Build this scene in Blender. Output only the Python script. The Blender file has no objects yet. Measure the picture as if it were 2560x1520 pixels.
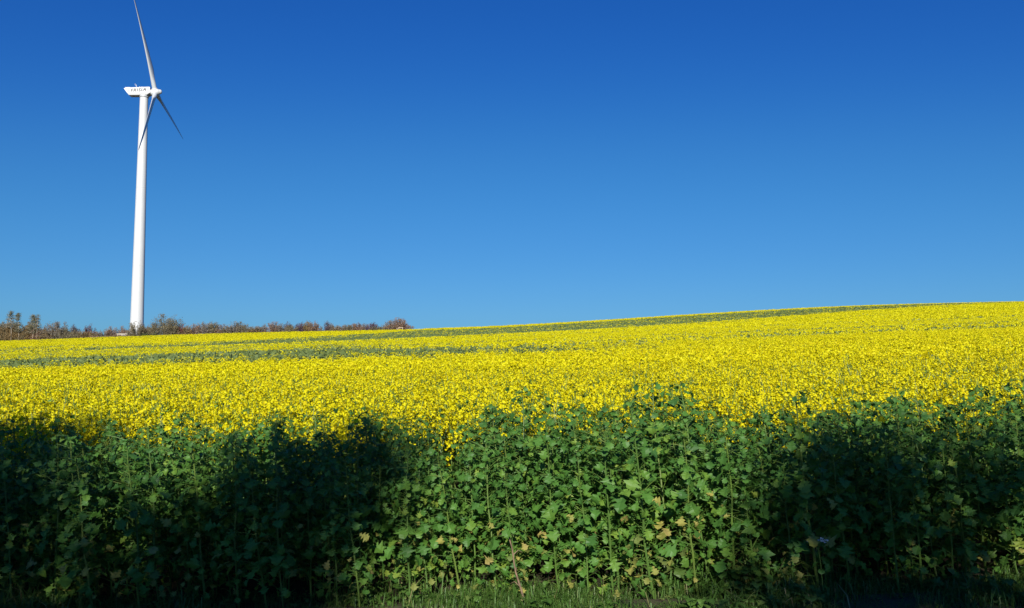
import bpy, math, random
import numpy as np
from mathutils import Vector, Matrix
PI = math.pi
R_ = math.radians
rng = np.random.default_rng(7)
random.seed(7)
S = bpy.context.scene
C = S.collection

# ------------------------------------------------------------------ camera
PITCH = 4.13
F = 2130.0                                  # focal length in pixels of the 2560 px wide photograph
cam_d = bpy.data.cameras.new('camera')
cam_d.sensor_width = 36
cam_d.lens = 36 * F / 2560
cam_d.clip_start = 0.05
cam_d.clip_end = 20000
cam = bpy.data.objects.new('camera', cam_d)
cam.location = (0, 0, 1.6)
cam.rotation_euler = (R_(90 + PITCH), 0, 0)
C.objects.link(cam)
S.camera = cam

# ------------------------------------------------------------------ sky, sun, exposure
SUN_EL, SUN_AZ = 25.0, 2.0                  # azimuth: degrees to the left of straight behind the viewpoint
to_sun = Vector((-math.sin(R_(SUN_AZ)) * math.cos(R_(SUN_EL)), -math.cos(R_(SUN_AZ)) * math.cos(R_(SUN_EL)), math.sin(R_(SUN_EL))))
W = bpy.data.worlds.new('World')
S.world = W
W.use_nodes = True
nt = W.node_tree
nt.nodes.clear()
sky = nt.nodes.new('ShaderNodeTexSky')
sky.sky_type = 'NISHITA'
sky.sun_disc = False
sky.sun_elevation = R_(SUN_EL)
sky.sun_rotation = math.atan2(to_sun.x, to_sun.y)
sky.altitude = 300
sky.air_density = 1.0
sky.dust_density = 0.3
sky.ozone_density = 3.0
hsv = nt.nodes.new('ShaderNodeHueSaturation'); hsv.inputs['Saturation'].default_value = 1.2
bg = nt.nodes.new('ShaderNodeBackground'); bg.inputs['Strength'].default_value = 0.10
wo = nt.nodes.new('ShaderNodeOutputWorld')
EXPO = 0.3
def vscale(k):
    n = nt.nodes.new('ShaderNodeVectorMath'); n.operation = 'SCALE'; n.inputs['Scale'].default_value = k; return n
down, upn, crv = vscale(0.1), vscale(10.0), nt.nodes.new('ShaderNodeRGBCurve')
# the deep, slightly polarised blue of the photograph: one curve per channel over the whole sky
CURVES = (((0, 0), (0.084, 0.0152), (0.168, 0.045), (0.36, 0.092), (0.604, 0.138), (1, 0.19)),
          ((0, 0), (0.220, 0.117), (0.392, 0.238), (0.62, 0.335), (0.871, 0.418), (1, 0.45)),
          ((0, 0), (0.466, 0.468), (0.708, 0.631), (0.888, 0.745), (1, 0.80)))
crv.mapping.extend = 'EXTRAPOLATED'
crv.mapping.use_clip = False
for ci, pts in enumerate(CURVES):
    c = crv.mapping.curves[ci]
    while len(c.points) < len(pts): c.points.new(0.5, 0.5)
    for p_, (px, py) in zip(c.points, pts): p_.location = (px, py / 2 ** EXPO)
crv.mapping.update()
nt.links.new(sky.outputs[0], hsv.inputs['Color']); nt.links.new(hsv.outputs[0], down.inputs[0])
nt.links.new(down.outputs[0], crv.inputs['Color']); nt.links.new(crv.outputs[0], upn.inputs[0])
nt.links.new(upn.outputs[0], bg.inputs[0]); nt.links.new(bg.outputs[0], wo.inputs[0])
sd = bpy.data.lights.new('sun', 'SUN')
sd.energy = 5.0
sd.angle = R_(0.53)
sd.color = (1.0, 0.95, 0.86)
sun = bpy.data.objects.new('sun', sd)
sun.rotation_euler = to_sun.to_track_quat('Z', 'Y').to_euler()
C.objects.link(sun)
S.view_settings.view_transform = 'Standard'
S.view_settings.look = 'None'
S.view_settings.exposure = EXPO
S.view_settings.gamma = 1.0
S.cycles.max_bounces = 6
S.cycles.transparent_max_bounces = 4

# ------------------------------------------------------------------ helpers
def ss(a, b, x):
    t = np.clip((np.asarray(x, float) - a) / (b - a), 0, 1)
    return t * t * (3 - 2 * t)

def vnoise(x, y, seed=0):
    x = np.asarray(x, float); y = np.asarray(y, float)
    def h(i, j):
        s = np.sin(i * 127.1 + j * 311.7 + seed * 74.7) * 43758.5453
        return s - np.floor(s)
    i, j = np.floor(x), np.floor(y)
    u, v = x - i, y - j
    u = u * u * (3 - 2 * u); v = v * v * (3 - 2 * v)
    return (h(i, j) * (1 - u) + h(i + 1, j) * u) * (1 - v) + (h(i, j + 1) * (1 - u) + h(i + 1, j + 1) * u) * v

def fbm(x, y, seed=0):
    return 0.55 * vnoise(x, y, seed) + 0.3 * vnoise(x * 2.1, y * 2.1, seed + 1) + 0.15 * vnoise(x * 4.3, y * 4.3, seed + 2)

def ground(x, y):
    """height of the terrain: a flat road, then a field that rises away and to the right, with a crest at about 290 m"""
    x = np.asarray(x, float); y = np.asarray(y, float)
    yy = np.clip(y, 6.0, 286.0)
    z = -0.17 + 0.03 * yy + 8e-5 * yy * yy
    z = z - (z - 0.0) * (1 - ss(3.2, 6.0, y))
    cross = 0.023 * ss(3.0, 6.0, y) + 0.014 * ss(8, 40, y)
    z = z + cross * np.clip(x, -420, 420)
    z = z + 1.1 * np.exp(-((x - 118) / 62.0) ** 2) * ss(110, 280, y)
    z = z - 1.35 * np.exp(-((x + 15) / 62.0) ** 2) * ss(90, 270, y)
    t = np.clip(y - 286, 0, None)
    k = 70.0
    z = z + np.where(t < k, 0.0758 * t - 0.5 * (0.115 / k) * t * t, 0.0758 * k - 0.5 * 0.115 * k - 0.039 * (t - k))
    z = np.where(y > 2200, z + 0.035 * np.clip(y - 2200, 0, None), z)
    return z

def unproj(u, v, y):
    p = R_(PITCH)
    X = (u - 1280) / F; T = -(v - 760) / F
    d = np.array([X, math.cos(p) - T * math.sin(p), math.sin(p) + T * math.cos(p)])
    return np.array([0, 0, 1.6]) + d * (y / d[1])

class MB:
    """collects quads, then links them as ONE mesh object"""
    def __init__(s):
        s.V = []; s.Fq = []; s.M = []; s.A = []; s.n = 0
    def add(s, V, Fq, m=0, a=0.5):
        V = np.asarray(V, np.float32).reshape(-1, 3); Fq = np.asarray(Fq, np.int64).reshape(-1, 4)
        s.V.append(V); s.Fq.append(Fq + s.n); s.n += len(V)
        s.M.append(np.broadcast_to(np.asarray(m, np.int32), (len(Fq),)).copy())
        s.A.append(np.broadcast_to(np.asarray(a, np.float32), (len(Fq),)).copy())
        return s
    def arrays(s):
        return np.concatenate(s.V), np.concatenate(s.Fq), np.concatenate(s.M), np.concatenate(s.A)
    def mesh(s, name, mats, smooth=False):
        return make_mesh(name, *s.arrays(), mats, smooth)
    def build(s, name, mats, parent=None, smooth=False):
        return link(name, s.mesh(name, mats, smooth), parent)

def make_mesh(name, V, Fq, M, A, mats, smooth=False):
    me = bpy.data.meshes.new(name)
    me.vertices.add(len(V)); me.vertices.foreach_set('co', np.ascontiguousarray(V, np.float32).ravel())
    me.loops.add(len(Fq) * 4); me.loops.foreach_set('vertex_index', np.ascontiguousarray(Fq, np.int32).ravel())
    me.polygons.add(len(Fq))
    me.polygons.foreach_set('loop_start', np.arange(0, len(Fq) * 4, 4, dtype=np.int32))
    me.polygons.foreach_set('material_index', np.ascontiguousarray(M, np.int32))
    me.polygons.foreach_set('use_smooth', np.full(len(Fq), smooth, bool))
    at = me.attributes.new('var', 'FLOAT', 'FACE'); at.data.foreach_set('value', np.ascontiguousarray(A, np.float32))
    for m in (mats if isinstance(mats, (list, tuple)) else [mats]): me.materials.append(m)
    me.update(calc_edges=True)
    return me

def link(name, me, parent=None):
    o = bpy.data.objects.new(name, me); C.objects.link(o)
    if parent is not None: o.parent = parent
    return o

def tag(o, label=None, cat=None, group=None, kind=None):
    if label: o['label'] = label
    if cat: o['category'] = cat
    if group: o['group'] = group
    if kind: o['kind'] = kind
    return o

def thing(name, label, cat, loc=(0, 0, 0), rotz=0.0, group=None):
    o = bpy.data.objects.new(name, None); C.objects.link(o)
    o.empty_display_size = 0.3
    o.location = loc; o.rotation_euler = (0, 0, rotz)
    return tag(o, label, cat, group)

def tube(mb, pts, rad, m=0, a=0.5, n=6):
    pts = np.asarray(pts, float); k = len(pts)
    rad = np.broadcast_to(np.asarray(rad, float), (k,))
    tg = np.gradient(pts, axis=0); tg /= np.linalg.norm(tg, axis=1)[:, None] + 1e-9
    ref = np.where(np.abs(tg[:, 2:3]) > 0.9, np.array([[1.0, 0, 0]]), np.array([[0, 0, 1.0]]))
    e1 = np.cross(tg, ref); e1 /= np.linalg.norm(e1, axis=1)[:, None] + 1e-9
    e2 = np.cross(tg, e1)
    th = np.arange(n) * 2 * PI / n
    V = pts[:, None] + rad[:, None, None] * (np.cos(th)[None, :, None] * e1[:, None] + np.sin(th)[None, :, None] * e2[:, None])
    i = np.arange(k - 1)[:, None] * n; j = np.arange(n)[None]; j2 = (j + 1) % n
    mb.add(V.reshape(-1, 3), np.stack([i + j, i + j2, i + n + j2, i + n + j], -1).reshape(-1, 4), m, a)

def box(mb, c, s, m=0, a=0.5, rz=0.0):
    c = np.asarray(c, float); s = np.asarray(s, float) / 2
    v = np.array([[x, y, z] for x in (-1, 1) for y in (-1, 1) for z in (-1, 1)]) * s
    cz, sz = math.cos(rz), math.sin(rz)
    v = np.stack([v[:, 0] * cz - v[:, 1] * sz, v[:, 0] * sz + v[:, 1] * cz, v[:, 2]], -1) + c
    mb.add(v, [[0, 1, 3, 2], [4, 6, 7, 5], [0, 4, 5, 1], [2, 3, 7, 6], [0, 2, 6, 4], [1, 5, 7, 3]], m, a)

def rand_quads(mb, P, size, m, a, up=0.0, aspect=0.6, g=rng):
    """small randomly turned leaf-like quads at the points P"""
    n = len(P)
    N = g.normal(size=(n, 3)); N[:, 2] += up; N /= np.linalg.norm(N, axis=1)[:, None]
    T = np.cross(N, g.normal(size=(n, 3))); T /= np.linalg.norm(T, axis=1)[:, None]
    B = np.cross(N, T)
    s = np.broadcast_to(np.asarray(size, float), (n,))[:, None]
    q = np.stack([P - T * s, P + B * s * aspect - T * s * 0.1, P + T * s, P - B * s * aspect - T * s * 0.1], 1)
    mb.add(q.reshape(-1, 3), np.arange(4 * n).reshape(-1, 4), m, a)

def scatter(templates, idx, pos, rot, scale, mats, name, avar, lean=None, parent=None):
    """many copies of small templates merged into one mesh"""
    Vs, Fs, Ms, As = [], [], [], []; n = 0
    for t, (V, Fq, M, A) in enumerate(templates):
        w = np.nonzero(idx == t)[0]
        if not len(w): continue
        c, s = np.cos(rot[w])[:, None], np.sin(rot[w])[:, None]
        sc = scale[w][:, None]
        X = (V[None, :, 0] * c - V[None, :, 1] * s) * sc
        Y = (V[None, :, 0] * s + V[None, :, 1] * c) * sc
        Z = V[None, :, 2] * sc * np.ones_like(c)
        if lean is not None:
            X = X + Z * lean[w, 0][:, None]; Y = Y + Z * lean[w, 1][:, None]
        P = np.stack([X + pos[w, 0][:, None], Y + pos[w, 1][:, None], Z + pos[w, 2][:, None]], -1).reshape(-1, 3)
        k = len(w)
        Fk = Fq[None] + (np.arange(k) * len(V))[:, None, None] + n
        Vs.append(P.astype(np.float32)); Fs.append(Fk.reshape(-1, 4).astype(np.int32)); n += len(P)
        Ms.append(np.tile(M, k)); As.append((A[None] * 0.55 + avar[w][:, None] * 0.45).ravel().astype(np.float32))
    me = make_mesh(name, np.concatenate(Vs), np.concatenate(Fs), np.concatenate(Ms), np.concatenate(As), mats)
    return link(name, me, parent)

# ------------------------------------------------------------------ materials
def mat(name):
    m = bpy.data.materials.new(name); m.use_nodes = True
    t = m.node_tree; b = t.nodes['Principled BSDF']
    return m, t, b

def ramp(t, fac, stops):
    r = t.nodes.new('ShaderNodeValToRGB')
    while len(r.color_ramp.elements) < len(stops): r.color_ramp.elements.new(0.5)
    for e, (p, c) in zip(r.color_ramp.elements, stops): e.position = p; e.color = (*c, 1)
    t.links.new(fac, r.inputs[0]); return r.outputs[0]

def leafy(name, stops, rough=0.5, trans=0.25, spec=0.5, noise=0.0, nscale=40):
    """leaf material: colour from the per-face 'var' value, a little light passing through"""
    m, t, b = mat(name)
    at = t.nodes.new('ShaderNodeAttribute'); at.attribute_name = 'var'
    fac = at.outputs['Fac']
    if noise:
        nz = t.nodes.new('ShaderNodeTexNoise'); nz.inputs['Scale'].default_value = nscale; nz.inputs['Detail'].default_value = 3
        tc = t.nodes.new('ShaderNodeTexCoord'); t.links.new(tc.outputs['Object'], nz.inputs['Vector'])
        md = t.nodes.new('ShaderNodeMath'); md.operation = 'MULTIPLY_ADD'; md.inputs[1].default_value = noise; 
        t.links.new(nz.outputs['Fac'], md.inputs[0]); t.links.new(fac, md.inputs[2])
        sb = t.nodes.new('ShaderNodeMath'); sb.operation = 'SUBTRACT'; sb.inputs[1].default_value = noise / 2
        t.links.new(md.outputs[0], sb.inputs[0]); fac = sb.outputs[0]
    col = ramp(t, fac, stops)
    t.links.new(col, b.inputs['Base Color'])
    b.inputs['Roughness'].default_value = rough
    b.inputs['Specular IOR Level'].default_value = spec
    if trans:
        tr = t.nodes.new('ShaderNodeBsdfTranslucent'); t.links.new(col, tr.inputs['Color'])
        mx = t.nodes.new('ShaderNodeMixShader'); mx.inputs[0].default_value = trans
        t.links.new(b.outputs[0], mx.inputs[1]); t.links.new(tr.outputs[0], mx.inputs[2])
        t.links.new(mx.outputs[0], t.nodes['Material Output'].inputs[0])
    return m

def solid(name, col, rough=0.6, nscale=0.0, amt=0.15, spec=0.5, bump=0.0):
    m, t, b = mat(name)
    b.inputs['Roughness'].default_value = rough
    b.inputs['Specular IOR Level'].default_value = spec
    b.inputs['Base Color'].default_value = (*col, 1)
    if nscale:
        tc = t.nodes.new('ShaderNodeTexCoord')
        nz = t.nodes.new('ShaderNodeTexNoise'); nz.inputs['Scale'].default_value = nscale; nz.inputs['Detail'].default_value = 5
        t.links.new(tc.outputs['Object'], nz.inputs['Vector'])
        c = ramp(t, nz.outputs['Fac'], [(0.3, tuple(k * (1 - amt) for k in col)), (0.7, tuple(min(1, k * (1 + amt)) for k in col))])
        t.links.new(c, b.inputs['Base Color'])
        if bump:
            bp = t.nodes.new('ShaderNodeBump'); bp.inputs['Strength'].default_value = bump
            t.links.new(nz.outputs['Fac'], bp.inputs['Height']); t.links.new(bp.outputs[0], b.inputs['Normal'])
    return m

M_leaf = leafy('mustard_leaf', [(0.0, (0.046, 0.130, 0.027)), (0.5, (0.088, 0.215, 0.034)), (0.82, (0.165, 0.28, 0.038)), (1.0, (0.26, 0.33, 0.05))], 0.5, 0.25, 0.3, 0.25, 60)
M_stem = leafy('mustard_stem', [(0.0, (0.055, 0.115, 0.022)), (0.6, (0.09, 0.165, 0.026)), (1.0, (0.16, 0.19, 0.04))], 0.5, 0.0, 0.4)
M_flower = leafy('mustard_petal', [(0.0, (0.66, 0.52, 0.003)), (0.5, (0.75, 0.685, 0.004)), (1.0, (0.79, 0.745, 0.012))], 0.6, 0.3, 0.2)
M_old = leafy('withered_leaf', [(0.0, (0.13, 0.19, 0.045)), (0.55, (0.26, 0.27, 0.06)), (0.85, (0.40, 0.37, 0.085)), (1.0, (0.30, 0.23, 0.08))], 0.6, 0.25, 0.3, 0.3, 50)
M_bud = leafy('bud_and_pod', [(0.0, (0.10, 0.14, 0.045)), (0.6, (0.155, 0.205, 0.062)), (1.0, (0.23, 0.26, 0.08))], 0.6, 0.15, 0.2)
PLANT = [M_leaf, M_stem, M_flower, M_old, M_bud]
M_grass = leafy('grass_blade', [(0.0, (0.045, 0.11, 0.02)), (0.6, (0.09, 0.185, 0.03)), (0.85, (0.17, 0.21, 0.055)), (1.0, (0.34, 0.28, 0.14))], 0.5, 0.25, 0.4)
M_soil = solid('field_soil', (0.045, 0.038, 0.022), 0.9, 3.0, 0.5, 0.2, 0.4)
M_verge = solid('verge_soil', (0.075, 0.07, 0.04), 0.9, 6.0, 0.5, 0.2, 0.5)
M_asph = solid('asphalt', (0.05, 0.05, 0.052), 0.85, 60.0, 0.3, 0.3, 0.3)
M_line = solid('road_paint', (0.7, 0.7, 0.68), 0.7, 25.0, 0.12)
M_white = solid('tower_paint', (0.60, 0.61, 0.605), 0.45, 0.25, 0.03)
M_blade = solid('blade_paint', (0.52, 0.54, 0.545), 0.4, 0.3, 0.04)
M_grey = solid('grey_metal', (0.42, 0.42, 0.42), 0.5, 2.0, 0.1)
M_letter = solid('letter_paint', (0.11, 0.11, 0.115), 0.7)
M_dark = solid('dark_steel', (0.08, 0.08, 0.085), 0.5)
M_conc = solid('concrete', (0.45, 0.41, 0.35), 0.8, 4.0, 0.15)
M_wood = solid('pale_wood', (0.55, 0.45, 0.32), 0.8, 8.0, 0.2)
M_bark = solid('bark', (0.20, 0.17, 0.13), 0.9, 3.0, 0.3)
M_palebark = solid('pale_bark', (0.42, 0.35, 0.26), 0.9, 3.0, 0.25)
M_dry = solid('dry_stalk', (0.20, 0.135, 0.08), 0.8, 20.0, 0.35)
M_yarrow = solid('yarrow_petal', (0.75, 0.76, 0.72), 0.7)

# ------------------------------------------------------------------ ground, road
def grid_sheet(name, xs, ys, zf, m):
    X, Y = np.meshgrid(xs, ys)
    V = np.stack([X, Y, zf(X, Y)], -1).reshape(-1, 3)
    nx, ny = len(xs), len(ys)
    i = (np.arange(ny - 1)[:, None] * nx + np.arange(nx - 1)[None]).ravel()
    mb = MB(); mb.add(V, np.stack([i, i + 1, i + nx + 1, i + nx], -1))
    return mb.build(name, m, smooth=True)

xs = np.concatenate([-np.geomspace(6000, 460, 10), np.linspace(-420, -14, 44), np.linspace(-13, 13, 79), np.linspace(14, 420, 44), np.geomspace(460, 6000, 10)])
ys = np.concatenate([-np.geomspace(3000, 40, 10), np.linspace(-30, 3, 16), np.linspace(3.15, 9, 40), np.geomspace(9.5, 260, 70), np.linspace(264, 370, 40), np.geomspace(380, 7000, 24)])
fld = grid_sheet('field', xs, ys, lambda x, y: ground(x, y) - 0.004 + 0.03 * (fbm(x * 2, y * 2, 5) - 0.5) * ss(3.2, 5, y), M_soil)
tag(fld, 'rising farmland under the flowering crop', kind='structure')
vg = grid_sheet('verge', np.linspace(-60, 60, 241), np.linspace(2.6, 5.75, 22), lambda x, y: ground(x, y) + 0.012 + 0.03 * (fbm(x * 3, y * 3, 3)) * ss(2.7, 3.4, y), M_verge)
tag(vg, 'strip of bare earth and grass between the road and the crop', kind='structure')
rd = grid_sheet('road', np.linspace(-80, 80, 33), np.linspace(-3.6, 2.6, 9), lambda x, y: ground(x, y) + 0.008 + 0 * x, M_asph)
tag(rd, 'narrow asphalt road the picture is taken from', kind='structure')
mb = MB()
for yy in (-3.35, 2.35):
    mb.add([[-80, yy - .06, .0125], [80, yy - .06, .0125], [80, yy + .06, .0125], [-80, yy + .06, .0125]], [[0, 1, 2, 3]])
tag(mb.build('road_markings', M_line), 'white edge lines along the asphalt road', kind='structure')

# ------------------------------------------------------------------ wind turbine
TB = np.array([-136.6, 310.0, 0.0]); TB[2] = float(ground(TB[0], TB[1])) - 0.6
TOPZ = 101.3
YAW, TILT, AZ, RR, CONE = -0.1005, 0.1413, -0.320, 38.0, 0.0265
wt = thing('wind_turbine', 'tall white three-bladed wind turbine standing behind the hedge', 'wind turbine', TB)
H = TOPZ - TB[2]
mb = MB()
zz = np.concatenate([[0, 0.35, 0.36], np.linspace(0.8, H, 40)])
r0, r1 = 2.38, 1.42
rr = r0 + (r1 - r0) * (zz / H) ** 0.92
rr[zz < 0.7] += np.array([0.3, 0.3, 0.02])
nn = 64
th = np.arange(nn) * 2 * PI / nn
V = np.stack([rr[:, None] * np.cos(th), rr[:, None] * np.sin(th), zz[:, None] * np.ones(nn)], -1).reshape(-1, 3)
i = np.arange(len(zz) - 1)[:, None] * nn; j = np.arange(nn)[None]; j2 = (j + 1) % nn
mb.add(V, np.stack([i + j, i + j2, i + nn + j2, i + nn + j], -1).reshape(-1, 4))
tower = mb.build('tower', M_white, wt, True)
for fz in (0.30, 0.62):                      # flange joints between the tower sections
    mb = MB(); r = r0 + (r1 - r0) * fz ** 0.92
    tube(mb, [[r * math.cos(t), r * math.sin(t), H * fz] for t in np.linspace(0, 2 * PI, 65)], 0.03, 0, 0.5, 5)
    mb.build('flange_ring', M_blade, tower, True)
mb = MB()
box(mb, (0.9, -2.36, 1.6), (0.95, 0.12, 2.2), rz=0.38)
mb.build('door', M_grey, tower)
mb = MB()                                    # yaw collar under the nacelle
cz = [[0, 0, H - 0.55], [0, 0, H - 0.5], [0, 0, H + 0.1], [0, 0, H + 0.3]]
tube(mb, cz, [1.43, 1.62, 1.62, 1.3], 0, 0.5, 40)
mb.build('yaw_collar', M_blade, wt, True)

ax = np.array([math.cos(YAW), -math.sin(YAW), 0.0])          # nacelle axis, towards the rotor
side = np.array([ax[1], -ax[0], 0.0])                        # the side that faces the camera
nac = bpy.data.objects.new('nacelle', None)
NT = 0.05
def nloc(s, w, z):
    """nacelle space -> turbine space; s along the axis, w towards the camera, z up"""
    c, sn = math.cos(NT), math.sin(NT)
    if s < 0: s = s * 0.865
    s2, z2 = s * c - z * sn, s * sn + z * c
    return ax * s2 + side * w + np.array([0, 0, H + 0.2 + z2])
prof_top = [(-7.7, 2.55), (-6.9, 2.72), (-5.0, 2.80), (2.35, 2.95), (2.6, 2.75)]
prof_mid = [(-6.4, 0.72), (-6.0, 0.62), (-5.0, 0.60), (2.45, 0.60), (2.6, 0.75)]
prof_bot = [(-5.9, 0.05), (-5.6, -0.02), (-4.6, -0.05), (1.3, -0.05), (2.55, 0.55)]
mb = MB()
rings = []
for (a, b, c_) in zip(prof_top, prof_mid, prof_bot):
    w0, w1, w2 = 1.45, 1.62, 1.45
    rings.append([nloc(c_[0], w2, c_[1]), nloc(b[0], w1, b[1]), nloc(a[0], w1, a[1] - 0.22), nloc(a[0], w0, a[1]), nloc(a[0], -w0, a[1]), nloc(a[0], -w1, a[1] - 0.22), nloc(b[0], -w1, b[1]), nloc(c_[0], -w2, c_[1])])
Vn = np.array(rings).reshape(-1, 3)
Fn = []
for r in range(4):
    for k in range(8):
        Fn.append([r * 8 + k, r * 8 + (k + 1) % 8, (r + 1) * 8 + (k + 1) % 8, (r + 1) * 8 + k])
for o_ in (0, 32):
    Fn += [[o_, o_ + 1, o_ + 6, o_ + 7], [o_ + 1, o_ + 2, o_ + 5, o_ + 6], [o_ + 2, o_ + 3, o_ + 4, o_ + 5]]
mb.add(Vn, Fn)
nac = mb.build('nacelle', M_white, wt)
def slab(mb, s0, s1, z0, z1, w, t, m=0):
    v = [nloc(s, ww, z) for s in (s0, s1) for ww in (w, w + t) for z in (z0, z1)]
    mb.add(v, [[0, 1, 3, 2], [4, 6, 7, 5], [0, 4, 5, 1], [2, 3, 7, 6], [0, 2, 6, 4], [1, 5, 7, 3]], m)
mb = MB(); slab(mb, -6.15, -5.35, 0.9, 2.5, 1.60, 0.05); mb.build('vent_panel', M_grey, nac)
mb = MB(); slab(mb, -5.4, 2.5, 0.655, 0.70, 1.60, 0.04); mb.build('seam_strip', M_grey, nac)
mb = MB(); slab(mb, -7.3, -5.2, 2.78, 2.95, -1.3, 2.6); mb.build('cooler_hood', M_white, nac)
mb = MB()
tube(mb, [nloc(-2.9, 0.6, 2.8), nloc(-2.95, 0.6, 3.9), nloc(-3.0, 0.6, 4.1)], [0.11, 0.10, 0.06], 0, 0.5, 8)
tube(mb, [nloc(-2.95, 0.6, 3.75), nloc(-3.35, 0.6, 3.8), nloc(-3.4, 0.6, 4.3)], 0.05, 0, 0.5, 6)
tube(mb, [nloc(-3.55, 0.6, 4.3), nloc(-3.2, 0.6, 4.3)], 0.09, 0, 0.5, 6)
mb.build('wind_vane', M_white, nac, True)
mb = MB(); tube(mb, [nloc(-1.5, 0.7, 2.85), nloc(-1.5, 0.7, 3.2), nloc(-1.5, 0.7, 3.3)], [0.18, 0.16, 0.05], 0, 0.5, 10)
mb.build('warning_light', M_white, nac, True)
mb = MB(); slab(mb, -0.9, 0.1, 2.86, 3.06, 0.3, 0.8); mb.build('roof_hatch', M_white, nac)
# lettering on the side of the nacelle
cu = bpy.data.curves.new('lettering', 'FONT'); cu.body = 'FRISIA'; cu.size = 1.0; cu.shear = 0.22; cu.offset = 0.03; cu.extrude = 0.02; cu.space_character = 1.16
tmp = bpy.data.objects.new('lettering', cu); C.objects.link(tmp)
bpy.context.view_layer.update()
me = bpy.data.meshes.new_from_object(tmp.evaluated_get(bpy.context.evaluated_depsgraph_get()))
bpy.data.objects.remove(tmp)
co = np.array([v.co[:] for v in me.vertices])
co[:, 0] = (co[:, 0] - co[:, 0].min()) / np.ptp(co[:, 0]) * 6.3
co[:, 1] = (co[:, 1] - co[:, 1].min()) / np.ptp(co[:, 1]) * 1.25
# the letters rise slightly towards the rotor, as they do on the machine
lv = np.array([nloc(-4.95 + x, 1.645 + z, 0.98 + y + 0.045 * x) for x, y, z in co])
me.vertices.foreach_set('co', lv.astype(np.float32).ravel()); me.materials.clear(); me.materials.append(M_letter); me.update()
link('lettering', me, nac)

# hub and blades
hubp = unproj(391.9 - 3.6, 229 + 1.67, 309.0) - TB
n_ = np.array([math.cos(YAW) * math.cos(TILT), -math.sin(YAW) * math.cos(TILT), math.sin(TILT)])
h_ = np.array([math.sin(YAW), math.cos(YAW), 0.0])
u_ = np.cross(h_, n_); u_ = u_ if u_[2] > 0 else -u_
mb = MB()
prof = [(-1.52, 0.5), (-1.5, 1.05), (-1.4, 1.12), (-0.2, 1.2), (0.85, 1.16), (1.2, 1.08), (1.25, 0.98), (2.0, 0.78), (2.3, 0.5), (2.38, 0.02)]
tube(mb, [hubp + n_ * s for s, _ in prof], [r for _, r in prof], 0, 0.5, 28)
hub = mb.build('hub', M_white, wt)
mb = MB(); tube(mb, [nloc(2.4, 0, 1.75), nloc(3.4, 0, 1.8)], 0.8, 0, 0.5, 20); mb.build('rotor_shaft', M_dark, wt, True)
for p_ in hub.data.polygons: p_.use_smooth = True

def make_blade(k):
    a = AZ + k * 2 * PI / 3
    d = math.cos(a) * u_ + math.sin(a) * h_
    tang = np.cross(n_, d)
    t_ = np.concatenate([[0.0, 0.02, 0.045], np.linspace(0.08, 0.97, 26), [0.985, 0.995, 1.0]])
    mb = MB(); rows = []
    n = 20
    for t in t_:
        r = 1.0 + t * (RR - 1.0)
        e = min(1.0, max(0.0, (t - 0.045) / 0.16)); e = e * e * (3 - 2 * e)
        chord = 1.62 * (1 - e) + e * (3.05 * (1 - max(0, (t - 0.2)) / 0.8) ** 0.9 * 0.86 + 0.42)
        if t > 0.97: chord *= max(0.08, math.sqrt(max(0, 1 - ((t - 0.97) / 0.03) ** 2)))
        thick = (1 - e) * 1.62 + e * chord * (0.34 * (1 - t) + 0.13)
        tw = -(R_(17) * (1 - t) ** 1.6 + R_(4))
        cd = math.cos(tw) * tang + math.sin(tw) * n_       # chord direction (leading edge side)
        td = np.cross(d, cd)
        cen = hubp + d * r - n_ * CONE * RR * (r / RR) ** 2
        ring = []
        for i in range(n):
            th = 2 * PI * i / n
            cx, cy = math.cos(th), math.sin(th)
            x = cx * 0.5 - e * 0.20
            yy = cy * 0.5 * (1 - e * 0.55 * (0.5 - cx * 0.5) ** 0.8)
            ring.append(cen + cd * x * chord + td * yy * thick)
        rows.append(ring)
    V = np.array(rows).reshape(-1, 3)
    i = np.arange(len(t_) - 1)[:, None] * n; j = np.arange(n)[None]; j2 = (j + 1) % n
    mb.add(V, np.stack([i + j, i + j2, i + n + j2, i + n + j], -1).reshape(-1, 4))
    b = mb.build('blade', M_blade, wt, True)
    mb = MB()
    tube(mb, [hubp + d * 0.75, hubp + d * 1.28, hubp + d * 1.46, hubp + d * 1.5], [1.0, 0.99, 0.93, 0.8], 0, 0.5, 28)
    mb.build('blade_collar', M_white, b, True)
for k in range(3): make_blade(k)

# ------------------------------------------------------------------ hedge behind the field
PAL = {
 'olive':  [(0.0, (0.095, 0.082, 0.045)), (0.5, (0.185, 0.155, 0.085)), (1.0, (0.30, 0.25, 0.15))],
 'grey':   [(0.0, (0.115, 0.101, 0.074)), (0.5, (0.203, 0.176, 0.128)), (1.0, (0.324, 0.270, 0.203))],
 'brown':  [(0.0, (0.120, 0.080, 0.034)), (0.5, (0.235, 0.160, 0.070)), (1.0, (0.35, 0.25, 0.12))],
 'rust':   [(0.0, (0.140, 0.085, 0.052)), (0.5, (0.240, 0.145, 0.090)), (1.0, (0.34, 0.22, 0.14))],
 'red':    [(0.0, (0.108, 0.034, 0.034)), (0.5, (0.189, 0.061, 0.054)), (1.0, (0.270, 0.101, 0.088))],
 'purple': [(0.0, (0.061, 0.038, 0.054)), (0.5, (0.121, 0.081, 0.108)), (1.0, (0.203, 0.135, 0.162))],
 'green':  [(0.0, (0.041, 0.054, 0.020)), (0.5, (0.081, 0.101, 0.035)), (1.0, (0.135, 0.149, 0.061))],
 'pine':   [(0.0, (0.085, 0.090, 0.052)), (0.5, (0.150, 0.145, 0.080)), (1.0, (0.25, 0.22, 0.14))],
 'bank':   [(0.0, (0.149, 0.101, 0.061)), (0.5, (0.257, 0.176, 0.108)), (1.0, (0.378, 0.270, 0.176))],
}
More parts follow.
